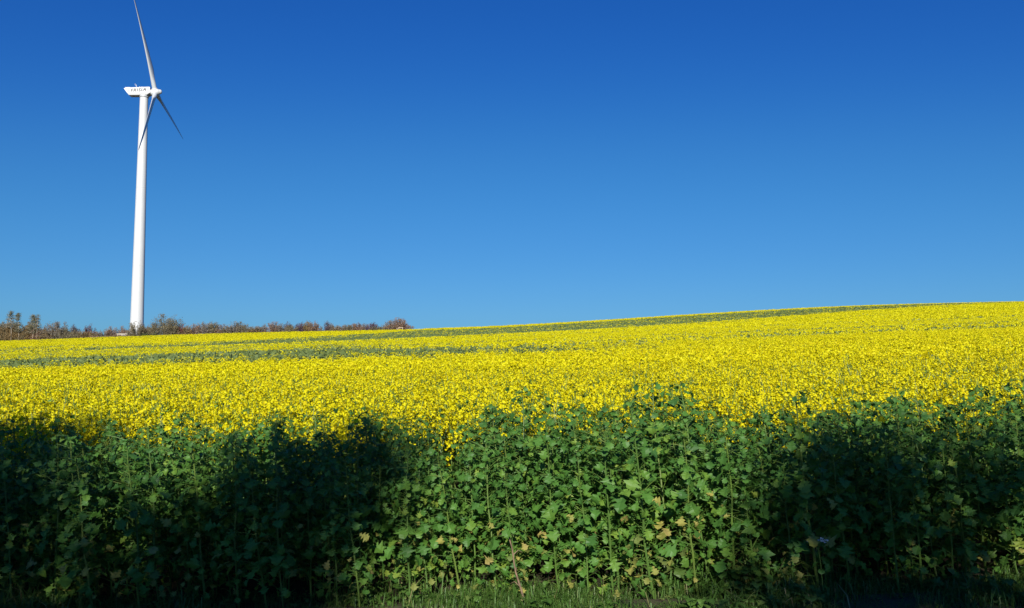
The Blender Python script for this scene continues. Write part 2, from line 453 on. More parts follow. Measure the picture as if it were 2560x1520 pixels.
LM = {k: leafy('foliage_' + k, v, 0.7, 0.12, 0.2) for k, v in PAL.items()}
TW = {'olive': solid('twig_olive', (0.13, 0.11, 0.07), 0.9), 'grey': solid('twig_grey', (0.17, 0.14, 0.12), 0.9), 'dark': solid('twig_dark', (0.08, 0.06, 0.055), 0.9)}
DH = 297.0

def shrub(u, vtop, hw, kind, label, dens=1.0, twig=1.0, dy=0.0, name='hedge_shrub', lean=0.0, cat='shrub', bare=0.0):
    """bush: stems and twigs fanning up from the ground, leaf clumps spread along them. u, vtop, hw: place and size read in the photo"""
    g = np.random.default_rng(int(u * 7 + vtop * 13))
    y = DH + dy
    x = (u - 1280) / F * y * 1.0035
    z0 = float(ground(x, y)) - 0.1
    h = (unproj(u, vtop, y)[2] - z0) * 1.06
    h = max(0.9, h)
    w = hw * y / F * 1.75
    t = thing(name, label, cat, (x, y, z0), 0, 'shrubs and trees of the hedge behind the field')
    st = MB(); P = []; Wt = []
    ns = int(12 + 9 * twig)
    for s in range(ns):
        a = g.uniform(0, 2 * PI); r = w * math.sqrt(g.uniform(0, 1)) * 0.95
        hh = h * (1 - 0.42 * (r / w) ** 2) * g.uniform(0.72, 1.02)
        tip = np.array([r * math.cos(a) + lean * hh, r * math.sin(a), hh])
        b0 = np.array([0.35 * tip[0] * g.uniform(0.2, 1), 0.35 * tip[1], 0])
        ts = np.linspace(0, 1, 6)[:, None]
        pts = b0 + (tip - b0) * ts + g.normal(size=(6, 3)) * 0.05 * h * np.array([1, 1, 0.3]) * ts
        tube(st, pts, np.linspace(0.075, 0.018, 6) * (0.7 + 0.12 * h), 0, 0.5, 4)
        for q in range(int(7 * twig) + 3):
            f = g.uniform(0.25, 1.0); p0 = b0 + (tip - b0) * f
            L = h * g.uniform(0.10, 0.24)
            dr = np.array([g.normal() * 0.5, g.normal() * 0.5, 1.0]); dr /= np.linalg.norm(dr)
            tube(st, [p0, p0 + dr * L * 0.5 + g.normal(size=3) * 0.04 * h, p0 + dr * L], [0.03, 0.022, 0.012], 0, 0.5, 3)
            P.append(p0 + dr * L * g.uniform(0.2, 0.9)); Wt.append(f)
        for f in np.linspace(0.15, 1.0, 8) ** 0.8: P.append(b0 + (tip - b0) * f); Wt.append(f)
    P = np.array(P); Wt = np.array(Wt)
    keep = g.uniform(size=len(P)) > bare * Wt
    P = P[keep]
    n = int(dens * (420 + 105 * w * h))
    k = g.integers(0, len(P), n)
    Q = P[k] + g.normal(size=(n, 3)) * np.array([0.30, 0.30, 0.26]) * (0.55 + 0.11 * w)
    Q[:, 2] = np.clip(Q[:, 2], 0.05, h * 1.02)
    nb = int(0.4 * n)                                     # leafy skirt near the ground
    ab, rb = g.uniform(0, 2 * PI, nb), w * np.sqrt(g.uniform(0, 1, nb)) * 1.05
    Q[:nb] = np.stack([rb * np.cos(ab), rb * np.sin(ab), g.uniform(0.1, 0.62, nb) * h * (1 - 0.3 * (rb / w) ** 2)], -1)
    fo = MB()
    clump = g.uniform(0, 1, len(P))
    rand_quads(fo, Q, g.uniform(0.09, 0.22, n), 0, np.clip(0.25 + 0.5 * clump[k] + g.normal(size=n) * 0.13, 0, 1), 0.2, 0.6, g)
    st.build('branches', TW['dark' if kind in ('purple', 'red') else 'grey' if kind in ('grey', 'rust', 'bank') else 'olive'], t)
    fo.build('foliage', LM[kind], t)
    return t

def conifer(u, vtop, hw, label, crown0=0.42, bend=0.0, dens=1.0, dy=-1.5, flag=1.0):
    g = np.random.default_rng(int(u * 3))
    y = DH + dy; x = (u - 1280) / F * y * 1.0035; z0 = float(ground(x, y)) - 0.1
    h = unproj(u, vtop, y)[2] - z0; w = hw * y / F * 1.7
    t = thing('conifer_tree', label, 'tree', (x, y, z0), 0, 'slender trees at the left end of the hedge')
    mb = MB(); zz = np.linspace(0, 1, 10)
    cx = bend * zz ** 2 + 0.12 * np.sin(zz * 5 + u)
    tube(mb, np.stack([cx, 0 * zz, zz * h], -1), np.linspace(0.13, 0.03, 10), 0, 0.5, 7)
    br, fo = mb, MB()
    P, A = [], []
    for q in range(64):
        f = crown0 + (1 - crown0) * g.uniform(0, 1) ** 1.4
        L = w * (1 - ((f - crown0) / (1 - crown0)) ** 1.3 * 0.88) * g.uniform(0.55, 1.1)
        a = g.uniform(0, 2 * PI); c0 = np.array([np.interp(f, zz, cx), 0, f * h])
        d = np.array([math.cos(a), math.sin(a), g.uniform(-0.35, 0.35)])
        tube(br, [c0, c0 + d * L * 0.5, c0 + d * L + np.array([0, 0, 0.12 * L])], [0.045, 0.03, 0.012], 0, 0.5, 3)
        for s in np.linspace(0.25, 1.0, 5): P.append(c0 + d * L * s); A.append(g.uniform(0.1, 1))
    br.build('trunk', M_palebark, t)
    P = np.array(P); A = np.array(A)
    n = int(1700 * dens); k = g.integers(0, len(P), n)
    Q = P[k] + g.normal(size=(n, 3)) * np.array([0.34, 0.34, 0.2])
    rand_quads(fo, Q, g.uniform(0.10, 0.22, n), 0, np.clip(A[k] + g.normal(size=n) * 0.12, 0, 1), 0.3, 0.45, g)
    fo.build('crown', LM['pine'], t)

conifer(31.5, 779, 14, 'tallest slender conifer with a ragged open crown and bare pale trunk, at the far left', 0.52, -0.15, 0.7)
conifer(50.5, 783, 8, 'narrow upright conifer with a pale trunk, second from the left edge', 0.42, -0.35, 1.0)
conifer(86.5, 788, 11, 'bushy pointed green conifer with its pale trunk, just left of the leaning thin tree', 0.36, 0.0, 1.5)
conifer(95, 788, 7, 'thin leaning tree with a sparse top and bare trunk beside the bushy green conifer', 0.5, 0.55, 0.35)

SH = [
 (6, 802, 16, 'brown', 'dense brown leafy bush cut by the left edge of the photo', 2.6, .5, 1),
 (24, 803, 15, 'olive', 'olive brown bush behind the tallest slender conifer', 2.5, .5, 2),
 (42, 808, 14, 'brown', 'brown leafy bush between the two leftmost conifer trunks', 2.6, .4, 1),
 (59, 829, 9, 'olive', 'low olive bush at the foot of the narrow upright conifer', 1.5, .4, -.5),
 (72, 809, 14, 'brown', 'bright brown leafy bush left of the bushy green conifer', 2.6, .4, 1),
 (90, 814, 13, 'brown', 'brown bush behind the trunk of the bushy green conifer', 1.6, .4, 2),
 (107, 820, 14, 'rust', 'low reddish brown bush right of the thin leaning tree', 1.6, .5, 0),
 (122, 822, 13, 'brown', 'low brown bush at the left foot of the broad grey twiggy shrub', 1.5, .5, -1),
 (146, 805, 23, 'grey', 'broad grey twiggy shrub with upright bare shoots right of the conifers', 1.1, 1.8, 1),
 (167, 817, 12, 'olive', 'small olive shrub between broad grey shrub and purple twiggy shrub', 1.2, .9, 0),
 (190, 814, 11, 'purple', 'purple twiggy shrub rising behind the low brown mounds', .45, 1.7, 3),
 (196, 827, 19, 'olive', 'low rounded olive brown mound of twigs left of the dark red tree', 1.6, .9, -2),
 (221, 827, 16, 'brown', 'low rounded brown mound below the small dark red tree', 1.6, .8, -2),
 (229, 812, 10, 'red', 'small dark red tree standing alone left of the turbine tower', .7, 1.2, 2),
 (246, 832, 12, 'grey', 'pale thin scrub in the gap right of the dark red tree', .8, 1.2, 2),
 (262, 824, 14, 'grey', 'low grey see-through scrub left of the small rusty tree', .5, 1.4, 2),
 (279, 816, 6.5, 'rust', 'small narrow rusty tree just left of the pale low building', 1.0, 1.0, 2),
 (309, 818, 15, 'rust', 'rounded brown bush directly left of the tower behind the pale low building', 1.3, .9, 9),
 (262, 840, 19, 'bank', 'low bank of pale brown scrub left of the pale low building', 1.5, .7, -4),
 (303, 838.5, 18, 'bank', 'low bank of pale brown scrub in front of the pale low building', 3.0, .8, -5),
 (325, 840, 16, 'bank', 'low bank of pale brown scrub at the foot of the tower', 1.6, .6, -5),
 (343, 805, 15, 'olive', 'open olive shrub standing in front of the white tower base', .75, 1.2, -3),
 (363, 820, 11, 'brown', 'brown shrub right beside the foot of the tower', 1.2, 1.0, 3),
 (377, 833, 14, 'green', 'low dark green rounded bush right of the tower foot', 2.2, .3, -4),
 (371, 811, 8, 'grey', 'small grey twiggy shrub behind the low dark green bush', .8, 1.3, 5),
 (388, 812, 11, 'olive', 'olive twiggy shrub left of the tallest shrub beside the tower', 1.1, 1.2, 1),
 (419, 790, 25, 'olive', 'tallest broad olive shrub with bare pointed twigs right of the tower', 1.25, 1.9, 0),
 (438, 812, 13, 'olive', 'olive shrub against the right side of the tallest shrub', 1.3, 1.0, -1),
 (453, 812, 9.5, 'red', 'dark red bush right of the tallest shrub', 1.5, .8, 0),
 (472, 815, 12, 'brown', 'olive brown shrub right of the dark red bush', 1.3, 1.1, 0),
 (489, 811, 9, 'rust', 'reddish twiggy shrub two to the right of the dark red bush', .9, 1.3, 1),
 (499, 809, 5, 'rust', 'thin upright rusty shrub between a reddish and a broad grey shrub', 1.1, .9, 0),
 (519, 804, 15, 'grey', 'broad grey shrub with pale upright twigs left of centre of the hedge', 1.2, 1.7, 0),
 (538, 806, 10, 'olive', 'upright olive shrub at the right side of the broad grey shrub', 1.2, 1.4, 0),
 (556, 813, 11, 'rust', 'short rusty shrub in the dip between two taller grey shrubs', 1.0, 1.0, 0),
 (570, 818, 12, 'olive', 'low olive shrub right of the short rusty one', 1.2, .8, -1),
 (586, 807, 13, 'grey', 'rounded grey shrub right of the dip in the hedge', 1.2, 1.5, 0),
 (604, 807, 11, 'olive', 'grey olive shrub with two long bare shoots on top', 1.1, 1.6, 1),
 (622, 815, 9, 'olive', 'small olive shrub in the middle of the hedge', 1.1, 1.1, 0),
 (641, 815, 11, 'brown', 'brown grey shrub right of the hedge middle', 1.0, 1.3, 0),
 (657, 812, 10, 'grey', 'grey twiggy shrub above a dark green low bush', .9, 1.6, 1),
 (659, 832, 11, 'green', 'low dark green bush at the field edge in mid hedge', 1.9, .3, -3),
 (684, 805, 12, 'rust', 'upright reddish twiggy shrub right of the low dark green bush', 1.0, 1.8, 0),
 (703, 811, 11, 'grey', 'sparse grey shrub with thin straight shoots beside the reddish one', .8, 1.8, 0),
 (722, 807, 7, 'purple', 'dark purple topped little tree rising behind an olive shrub', .9, 1.0, 2),
 (731, 814, 13, 'olive', 'olive shrub in front of the dark purple topped tree', 1.3, 1.1, -1),
 (752, 807, 9, 'purple', 'dark purple cone-shaped shrub in the right half of the hedge', 1.6, .9, 0),
 (769, 804, 7.5, 'brown', 'upright orange brown shrub right of the purple cone-shaped one', 1.7, .8, 0),
 (785, 803, 10, 'rust', 'pinkish brown shrub with fine twigs right of the orange brown one', 1.1, 1.6, 0),
 (803, 817, 13, 'grey', 'low thin grey scrub in the gap left of a sparse purple sapling', .6, 1.2, 0),
 (820, 803, 6, 'purple', 'sparse purple sapling with sky showing through', .4, 1.0, 0),
 (831, 809, 5, 'grey', 'thin bare grey sapling right of the sparse purple one', .25, 1.0, 0),
 (842, 813, 13, 'brown', 'short brown shrub beyond the two thin saplings', 1.0, 1.1, 0),
 (859, 813, 13, 'grey', 'short grey shrub in the low part of the right hedge', 1.0, 1.3, 0),
 (876, 812, 12, 'olive', 'short olive shrub just left of the round rust shrub', 1.0, 1.3, 0),
 (896, 808, 10.5, 'rust', 'round rust coloured shrub with a few long twigs in the right hedge', 1.6, 1.0, 0),
 (913, 808, 8, 'grey', 'thin grey twiggy shrub between the round rust and dark purple shrubs', .35, 1.5, 1),
 (929, 807, 9, 'purple', 'dark purple shrub slanting up to the right', 1.2, .9, 0),
 (948, 813, 15, 'olive', 'olive green shrub between the slanting purple and the last brown shrubs', 1.2, 1.3, 0),
 (975, 804, 13, 'grey', 'grey brown shrub against the left side of the last big shrub', 1.0, 1.5, 0),
 (999, 797, 21, 'rust', 'last big rounded rust brown shrub at the right end of the hedge', 1.7, 1.7, 0),
]
for (u, vt, hw, kind, label, dens, twig, dy) in SH:
    shrub(u, vt, hw, kind, label, dens, twig, dy, lean=0.22 if 'slanting' in label else 0.0, bare=0.25 if twig > 1.3 else 0.08)

# pale low building beside the tower
y = 303.0
pa, pb = unproj(292, 834, y), unproj(324, 834, y)
sb = thing('transformer_house', 'low pale flat-roofed transformer building left of the tower foot', 'building', ((pa[0] + pb[0]) / 2, y, float(ground(pa[0], y)) - 0.3))
hh = pa[2] - sb.location.z
mb = MB(); box(mb, (0, 0, (hh - 0.25) / 2), (pb[0] - pa[0] - 0.4, 2.6, hh - 0.25)); mb.build('wall', M_conc, sb)
mb = MB(); box(mb, (0, 0, hh - 0.115), (pb[0] - pa[0], 3.0, 0.22)); mb.build('roof', M_conc, sb)
mb = MB(); box(mb, (0.8, -1.32, hh - 1.4), (0.9, 0.06, 1.9)); mb.build('door', M_grey, sb)

# pale wooden frame at the right end of the hedge
y = 287.0
gx = [(993.5 - 1280) / F * y * 1.0035, (998 - 1280) / F * y * 1.0035, (1007.5 - 1280) / F * y * 1.0035]
gz = float(ground(gx[1], y))
wf = thing('wooden_frame', 'small pale wooden post frame in front of the last big rust brown shrub', 'wooden frame', (gx[1], y, gz))
top = unproj(1000, 819.5, y)[2] - gz
for k, xx in enumerate(gx):
    mb = MB(); box(mb, (xx - gx[1], 0, top / 2), (0.16, 0.16, top * (0.95 if k == 0 else 1))); mb.build('post', M_wood, wf)
mb = MB(); box(mb, ((gx[2] - gx[1]) / 2, 0, top + 0.07), (gx[2] - gx[1] + 0.3, 0.16, 0.14)); mb.build('top_rail', M_wood, wf)

# ------------------------------------------------------------------ mustard plants
def leaf_shape(L, g, n=9, lobes=True):
    """one lobed drooping leaf along +x: list of stations, three columns each side of a folded midrib"""
    t = np.linspace(0, 1, n)
    w = np.interp(t, [0, .06, .16, .25, .36, .44, .54, .64, .78, .90, 1.0], [.02, .03, .20, .06, .30, .12, .36, .43, .30, .20, .02])
    if lobes:
        w = w * (1 + 0.30 * np.where(np.arange(n) % 2, 1, -1) * g.uniform(0.4, 1.2)) * g.uniform(0.85, 1.15, n)
    w[0] = 0.015; w[-1] = 0.02
    dr = g.uniform(0.4, 1.9)                              # droop along the length
    ang = -dr * t ** 1.3
    x = np.concatenate([[0], np.cumsum(np.cos(ang[1:]) * np.diff(t))]); z = np.concatenate([[0], np.cumsum(np.sin(ang[1:]) * np.diff(t))])
    fold = g.uniform(-0.05, 0.35)
    rows = []
    wav = g.uniform(-0.07, 0.07, (n, 2))
    wl, wr = w * g.uniform(0.85, 1.15, n), w * g.uniform(0.85, 1.15, n)
    for i in range(n):
        sk = 0.10 * w[i]
        rows.append([[x[i] + sk, wl[i], z[i] + fold * w[i] + wav[i, 0]], [x[i], 0, z[i]], [x[i] + sk, -wr[i], z[i] + fold * w[i] + wav[i, 1]]])
    V = np.array(rows).reshape(-1, 3) * L
    i = np.arange(n - 1)[:, None] * 3; j = np.arange(2)[None]
    return V, np.stack([i + j, i + j + 1, i + 3 + j + 1, i + 3 + j], -1).reshape(-1, 4)

def rot3(V, pitch, yaw, roll=0.0):
    cr, sr = math.cos(roll), math.sin(roll)
    V = np.stack([V[:, 0], V[:, 1] * cr - V[:, 2] * sr, V[:, 1] * sr + V[:, 2] * cr], -1)
    cp, sp = math.cos(pitch), math.sin(pitch)
    V = np.stack([V[:, 0] * cp - V[:, 2] * sp, V[:, 1], V[:, 0] * sp + V[:, 2] * cp], -1)
    cy, sy = math.cos(yaw), math.sin(yaw)
    return np.stack([V[:, 0] * cy - V[:, 1] * sy, V[:, 0] * sy + V[:, 1] * cy, V[:, 2]], -1)

def raceme(mb, c, g, n=14, size=0.0105, rad=0.024):
    """flower head: a dome of small four-petalled flowers round a few green buds"""
    th = g.uniform(0, 2 * PI, n); ph = g.uniform(0, 1, n) ** 0.6
    P = np.stack([rad * ph * np.cos(th), rad * ph * np.sin(th), 0.022 * (1 - ph ** 2) - 0.02 * ph * g.uniform(0, 1, n)], -1) + c
    N = np.stack([np.cos(th) * ph * 1.2, np.sin(th) * ph * 1.2, np.full(n, 0.75)], -1) + g.normal(size=(n, 3)) * 0.3
    N /= np.linalg.norm(N, axis=1)[:, None]
    T = np.cross(N, g.normal(size=(n, 3))); T /= np.linalg.norm(T, axis=1)[:, None]; B = np.cross(N, T)
    s = size * g.uniform(0.8, 1.2, n)[:, None]
    q = np.stack([P + T * s, P + B * s, P - T * s, P - B * s], 1) + (N * 0.15 * s)[:, None] * np.array([1, -1, 1, -1])[None, :, None]
    mb.add(q.reshape(-1, 3), np.arange(4 * n).reshape(-1, 4), 2, g.uniform(0, 1, n))

def stem_line(g, h, lean=(-0.05, 0.0)):
    zz = np.linspace(0, 1, 8)
    wob = np.cumsum(g.normal(size=(8, 2)) * 0.007, 0)
    return np.stack([lean[0] * h * zz + wob[:, 0], lean[1] * h * zz + wob[:, 1], h * zz], -1), zz

def mustard(seed, h=1.12, nleaf=24, heads=0, old=0.3, ln=9, leafscale=1.0, nfl=16, stem_n=6, low=False):
    """three meshes' worth of data for one plant: stem (with petioles), foliage, flower heads"""
    g = np.random.default_rng(seed)
    st, fo, fl = MB(), MB(), MB()
    pts, zz = stem_line(g, h, (g.normal() * 0.025, g.normal() * 0.025))
    tube(st, pts, np.linspace(0.0068, 0.0026, 8) * g.uniform(0.85, 1.2), 1, g.uniform(0.2, 0.9), stem_n)
    yaw = g.uniform(0, 2 * PI)
    sites = np.sort(g.uniform(0, 1, nleaf) ** 0.85)
    for f in sites:
        f = 0.06 + (0.70 if low else 0.95) * f
        f = min(f, 0.99)
        c = np.array([np.interp(f, zz, pts[:, k]) for k in range(3)])
        yaw += 2.4 + g.normal() * 0.35
        L = leafscale * g.uniform(0.042, 0.095) * (1.15 if f < 0.6 else 1.0) * (1.0 - 0.45 * max(0, (f - 0.7) / 0.3)) * (0.8 if f < 0.2 else 1)
        pl = L * g.uniform(0.35, 1.1)
        pt = g.uniform(0.1, 0.75)
        d = np.array([math.cos(yaw) * math.cos(pt), math.sin(yaw) * math.cos(pt), math.sin(pt)])
        if g.uniform() < 0.35: pl += g.uniform(0.03, 0.09)
        e = c + d * pl
        tube(st, [c, (c + e) / 2 + np.array([0, 0, 0.004]), e], [0.0026, 0.002, 0.0014], 1, g.uniform(0.1, 0.8), 3)
        is_old = g.uniform() < old * max(0, 1 - f / 0.55)
        V, Fq = leaf_shape(L * (0.8 if is_old else 1), g, ln)
        V = rot3(V, pt * 0.45 - g.uniform(0.0, 0.9), yaw + g.normal() * 0.25, g.normal() * 0.35) + e
        fo.add(V, Fq, 3 if is_old else 0, g.uniform(0, 1) if is_old else np.clip(0.62 - 0.3 * f + g.normal() * 0.2, 0, 0.95))
    # small young leaves at the tip
    for q in range(5):
        V, Fq = leaf_shape(g.uniform(0.03, 0.06) * leafscale, g, 5, False)
        fo.add(rot3(V, g.uniform(0.0, 0.9), g.uniform(0, 2 * PI)) + pts[-1] - np.array([0, 0, g.uniform(0, 0.05)]), Fq, 0, g.uniform(0.3, 0.7))
    for q in range(heads):
        f = g.uniform(0.62, 0.9); c = np.array([np.interp(f, zz, pts[:, k]) for k in range(3)])
        a = g.uniform(0, 2 * PI); up = g.uniform(0.12, 0.30)
        e = c + np.array([math.cos(a) * 0.14 * g.uniform(.3, 1.2), math.sin(a) * 0.14 * g.uniform(.3, 1.2), up + (0.9 - f) * h * 0.5])
        if q == 0: e = pts[-1] + np.array([0, 0, 0.06]); c = pts[-1]
        if not low or q < 5: tube(st, [c, (c + e) / 2 + np.array([0, 0, -0.01]), e], [0.0035, 0.0028, 0.002], 1, g.uniform(0.2, 0.8), 3)
        if low:
            e[2] -= 0.26 * g.uniform(0, 1) ** 1.2
            raceme(fl, e, g, nfl, 0.0112, 0.021)
        else: raceme(fl, e, g, nfl)
    return st, fo, fl

def merged(parts):
    m = MB()
    for p in parts:
        if p.n: m.add(*[a for a in p.arrays()])
    return m.arrays()

# --- the front rows of the crop: every plant a thing of its own
KINDS = []
for s in range(16):
    if s < 10: st, fo, fl = mustard(100 + s, 1.06 + 0.012 * s, 86, 0, 0.26, ln=9)
    elif s < 13: st, fo, fl = mustard(100 + s, 1.08, 78, 0, 0.55, ln=9)
    else: st, fo, fl = mustard(100 + s, 1.10, 78, 1, 0.25, nfl=24, ln=9)
    look = 'plain' if s < 10 else 'old' if s < 13 else 'bloom'
    KINDS.append((look, st.mesh('stem', PLANT), fo.mesh('foliage', PLANT), fl.mesh('flower_head', PLANT) if fl.n else None))
def zone(x):
    return ('in deep shade at left' if x < -2.2 else 'in shade left of sunlit patch' if x < -0.85 else
            'within the sunlit patch' if x < 0.9 else 'in broken light right of centre' if x < 2.3 else 'in dark shade at right')
LOOK = {'plain': 'all green leaves', 'old': 'withered lower leaves', 'bloom': 'one yellow flower head'}
proto = {}
def front_edge(x): return 5.83 + 0.16 * (fbm(np.asarray(x) * 1.3, 0.5, 9) - 0.5)
cand = []
NXF = 46
for r in range(6):
    for c in range(NXF):
        x = -5.0 + 10.0 * (c + 0.5 + rng.uniform(-0.42, 0.42)) / NXF
        cand.append((x, float(front_edge(x)) + 0.17 * r + rng.uniform(-0.07, 0.07), r))
for (x, y, r) in cand:
    if abs(x) > 0.62 * y + 0.75: continue
    q = rng.uniform()
    k = int(rng.integers(10, 13)) if q < 0.22 else int(rng.integers(13, 16)) if q > 0.92 else int(rng.integers(0, 10))
    look, ms, mf, mh = KINDS[k]
    row = 'front row' if r < 2 else 'second rank'
    lab = 'mustard plant with ' + LOOK[look] + ', ' + row + ', ' + zone(x)
    rz = rng.uniform(0, 2 * PI)
    sc = rng.uniform(0.88, 1.12) * (1.0 + (0.05 if x > 0 else 0.01) * x / 3) * (1 + 0.03 * math.sin(x * 2.1))
    if x > -1.2 and rng.uniform() < 0.13: sc *= rng.uniform(1.04, 1.15)
    t = thing('mustard_plant', lab, 'mustard plant', (x, y, float(ground(x, y)) - 0.01), 0, 'mustard plants along the field edge: ' + row + ', ' + LOOK[look] + ', ' + zone(x))
    t.rotation_euler = (rng.normal() * 0.03, -0.075 + rng.normal() * 0.035, 0)
    for nm, me in (('stem', ms), ('foliage', mf), ('flower_head', mh)):
        if me is None: continue
        o = link(nm, me, t); o.rotation_euler.z = rz; o.scale = (sc * rng.uniform(0.98, 1.02),) * 2 + (sc,)

# --- the rest of the crop: uncountable, one object per depth zone
def flower_mask(x, y):
    a = x / y
    p = np.full_like(a, 0.97)
    st = fbm(x / (0.5 * y + 6), np.log(y) * 9, 21)
    p -= 0.5 * ss(0.56, 0.74, st) * ss(12, 20, y) * (1 - 0.6 * ss(70, 110, y))
    yt = 76 - 24 * ss(-0.35, 0.05, a)                       # the leafy strip: sharp near edge, fading out uphill
    low = ss(27.5, 29.5, y + 2 * (fbm(x / 9, y / 9, 4) - .5)) * (1 - ss(yt - 16, yt + 8, y + 8 * (fbm(x / 12, y / 12, 14) - .5)))
    p -= 0.93 * low * (1 - 0.55 * ss(0.0, 0.3, a)) * (1 - ss(0.3, 0.55, a)) * (0.94 + 0.06 * ss(-0.52, -0.36, a))
    lo_e = 172 + 0.60 * x + 5 * (fbm(x / 40, y / 40, 8) - .5)
    hi_e = np.where(x > -30, 276 + 0.05 * np.clip(x, 0, 160), 276 + 1.9 * (x + 30))
    hi = ss(0, 7, y - lo_e) * (1 - ss(-5, 1, y - hi_e))
    p -= 0.89 * hi * (0.12 + 0.88 * ss(-85, -35, x)) * ss(-120, -70, x)
    p -= (0.26 + 0.34 * ss(0.35, 0.75, fbm(x / 9, y / 22, 61))) * ss(50, 70, y) * (1 - ss(190, 215, y)) * (1 - ss(-0.25, 0.0, a))
    for (c0, w0, d0, al) in ((76, 6, .75, 0.15), (58, 4, .65, 0.05), (125, 10, .4, -.1), (24, 1.5, .25, -.7)):
        p -= d0 * np.exp(-((y - c0) / w0) ** 2) * ss(al - 0.1, al + 0.15, a)
    return np.clip(p, 0.03, 1)

def sector(y0, y1, dens, margin=2.5, side=0.66):
    A = side * (y1 ** 2 - y0 ** 2) + 2 * margin * (y1 - y0)
    n = int(A * dens)
    y = np.sqrt(rng.uniform(y0 ** 2, y1 ** 2, int(n * 1.0)))
    x = rng.uniform(-1, 1, len(y)) * (side * y + margin)
    return x, y

def place(x, y, ground_off=0.0):
    return np.stack([x, y, ground(x, y) + ground_off], -1)

# near: y 6.9 .. 16
T_leafy = [merged(mustard(300 + s, 1.10, 50, 0, 0.05, 6, 1.1, stem_n=4)) for s in range(6)]
T_flow = [merged(mustard(320 + s, 1.02 + 0.012 * s, 7, 29, 0.0, 5, 1.0, nfl=9, stem_n=3, low=True)) for s in range(10)]
x, y = sector(6.75, 16, 30)
ex = rng.uniform(-9, 9, 420); ey = rng.uniform(5.9, 6.75, 420)            # the edge rows go on beyond the frame
ok = np.abs(ex) > 0.62 * ey + 0.75
x, y = np.concatenate([x, ex[ok]]), np.concatenate([y, ey[ok]])
edge = y - front_edge(x)
leafp = 1 - ss(1.08, 1.6, edge + 0.55 * (fbm(x * 1.6, y * 1.6, 31) - 0.5))
pf = flower_mask(x, y) * np.where(leafp > rng.uniform(size=len(x)), 0.05, 1.0)
isf = (rng.uniform(size=len(x)) < pf) & (edge > 1.2)
idx = np.where(isf, 6 + rng.integers(0, 10, len(x)), rng.integers(0, 6, len(x)))
sc = rng.uniform(0.9, 1.1, len(x)) * np.where(isf, 1.0, (1 - 0.06 * ss(1, 3, edge)) * (1 + 0.05 * np.clip(x, 0, 5) / 3 * (edge < 1.8)))
lean = np.stack([-0.055 + rng.normal(size=len(x)) * 0.04, rng.normal(size=len(x)) * 0.04], -1)
o = scatter(T_leafy + T_flow, idx, place(x, y), rng.uniform(0, 2 * PI, len(x)), sc, PLANT, 'mustard_crop', rng.uniform(size=len(x)), lean)
tag(o, 'dense yellow flowering mustard right behind the green front rows', 'crop', None, 'stuff')

# middle: 16 .. 46
def small_plant(seed, flowers, h=1.22, nq=4, heads=18, qs=0.021, leaves=3, ls=0.07):
    g = np.random.default_rng(seed); mb = MB()
    if flowers:
        for q in range(heads):
            a = g.uniform(0, 2 * PI); r = 0.13 * math.sqrt(g.uniform(0, 1))
            c = np.array([r * math.cos(a), r * math.sin(a), h - 0.30 * g.uniform(0, 1) ** 1.3])
            P = c + g.normal(size=(nq, 3)) * np.array([1, 1, 0.8]) * qs * 0.75
            rand_quads(mb, P, qs * g.uniform(0.8, 1.2, nq), 2, g.uniform(0, 1, nq), 0.9, 0.85, g)
            d = 0.004
            if q < 3: mb.add([[c[0] - d, c[1], c[2]], [c[0] + d, c[1], c[2]], [c[0] * 0.4 + d, c[1] * 0.4, h * 0.55], [c[0] * 0.4 - d, c[1] * 0.4, h * 0.55]], [[0, 1, 2, 3]], 1, 0.4)
    hl = h - 0.34 if flowers else h - 0.08
    th = g.uniform(0, 2 * PI, leaves); r = 0.05 + 0.10 * g.uniform(0, 1, leaves)
    P = np.stack([r * np.cos(th), r * np.sin(th), hl * (1 - 0.55 * g.uniform(0, 1, leaves) ** 1.5)], -1)
    rand_quads(mb, P, ls * g.uniform(0.6, 1.1, leaves), 0 if flowers else 4, g.uniform(0.1, 0.9, leaves), 0.8, 0.6, g)
    return mb.arrays()
T2 = [small_plant(400 + s, True) for s in range(10)] + [small_plant(420 + s, False, 1.17, leaves=12) for s in range(5)]
x, y = sector(16, 46, 21)
isf = rng.uniform(size=len(x)) < flower_mask(x, y)
idx = np.where(isf, rng.integers(0, 10, len(x)), 10 + rng.integers(0, 5, len(x)))
o = scatter(T2, idx, place(x, y), rng.uniform(0, 2 * PI, len(x)), rng.uniform(0.9, 1.1, len(x)), PLANT, 'mustard_crop', rng.uniform(size=len(x)))
tag(o, 'yellow flowering mustard in the middle of the field with one leafy green strip', 'crop', None, 'stuff')

# far: 46 .. 120 and 120 .. 290
def clump(seed, flowers, w, h, ny, qy, ng, qg):
    g = np.random.default_rng(seed); mb = MB()
    if flowers:
        P = np.stack([g.uniform(-w, w, ny), g.uniform(-w, w, ny), h - 0.22 * g.uniform(0, 1, ny) ** 1.5], -1)
        rand_quads(mb, P, qy * g.uniform(0.7, 1.2, ny), 2, g.uniform(0, 1, ny), 0.7, 0.8, g)
    P = np.stack([g.uniform(-w, w, ng), g.uniform(-w, w, ng), h - (0.28 if flowers else 0.15) - 0.35 * g.uniform(0, 1, ng)], -1)
    if not flowers: P[:, 2] += 0.05
    rand_quads(mb, P, qg * g.uniform(0.7, 1.2, ng), 0 if flowers else 4, g.uniform(0.0, 1, ng), 0.8, 0.7, g)
    return mb.arrays()
T3 = [clump(500 + s, True, 0.24, 1.2, 24, 0.045, 2, 0.12) for s in range(8)] + [clump(520 + s, False, 0.24, 1.19, 0, 0, 9, 0.15) for s in range(4)]
x, y = sector(46, 122, 6.0, 4)
isf = rng.uniform(size=len(x)) < flower_mask(x, y)
idx = np.where(isf, rng.integers(0, 8, len(x)), 8 + rng.integers(0, 4, len(x)))
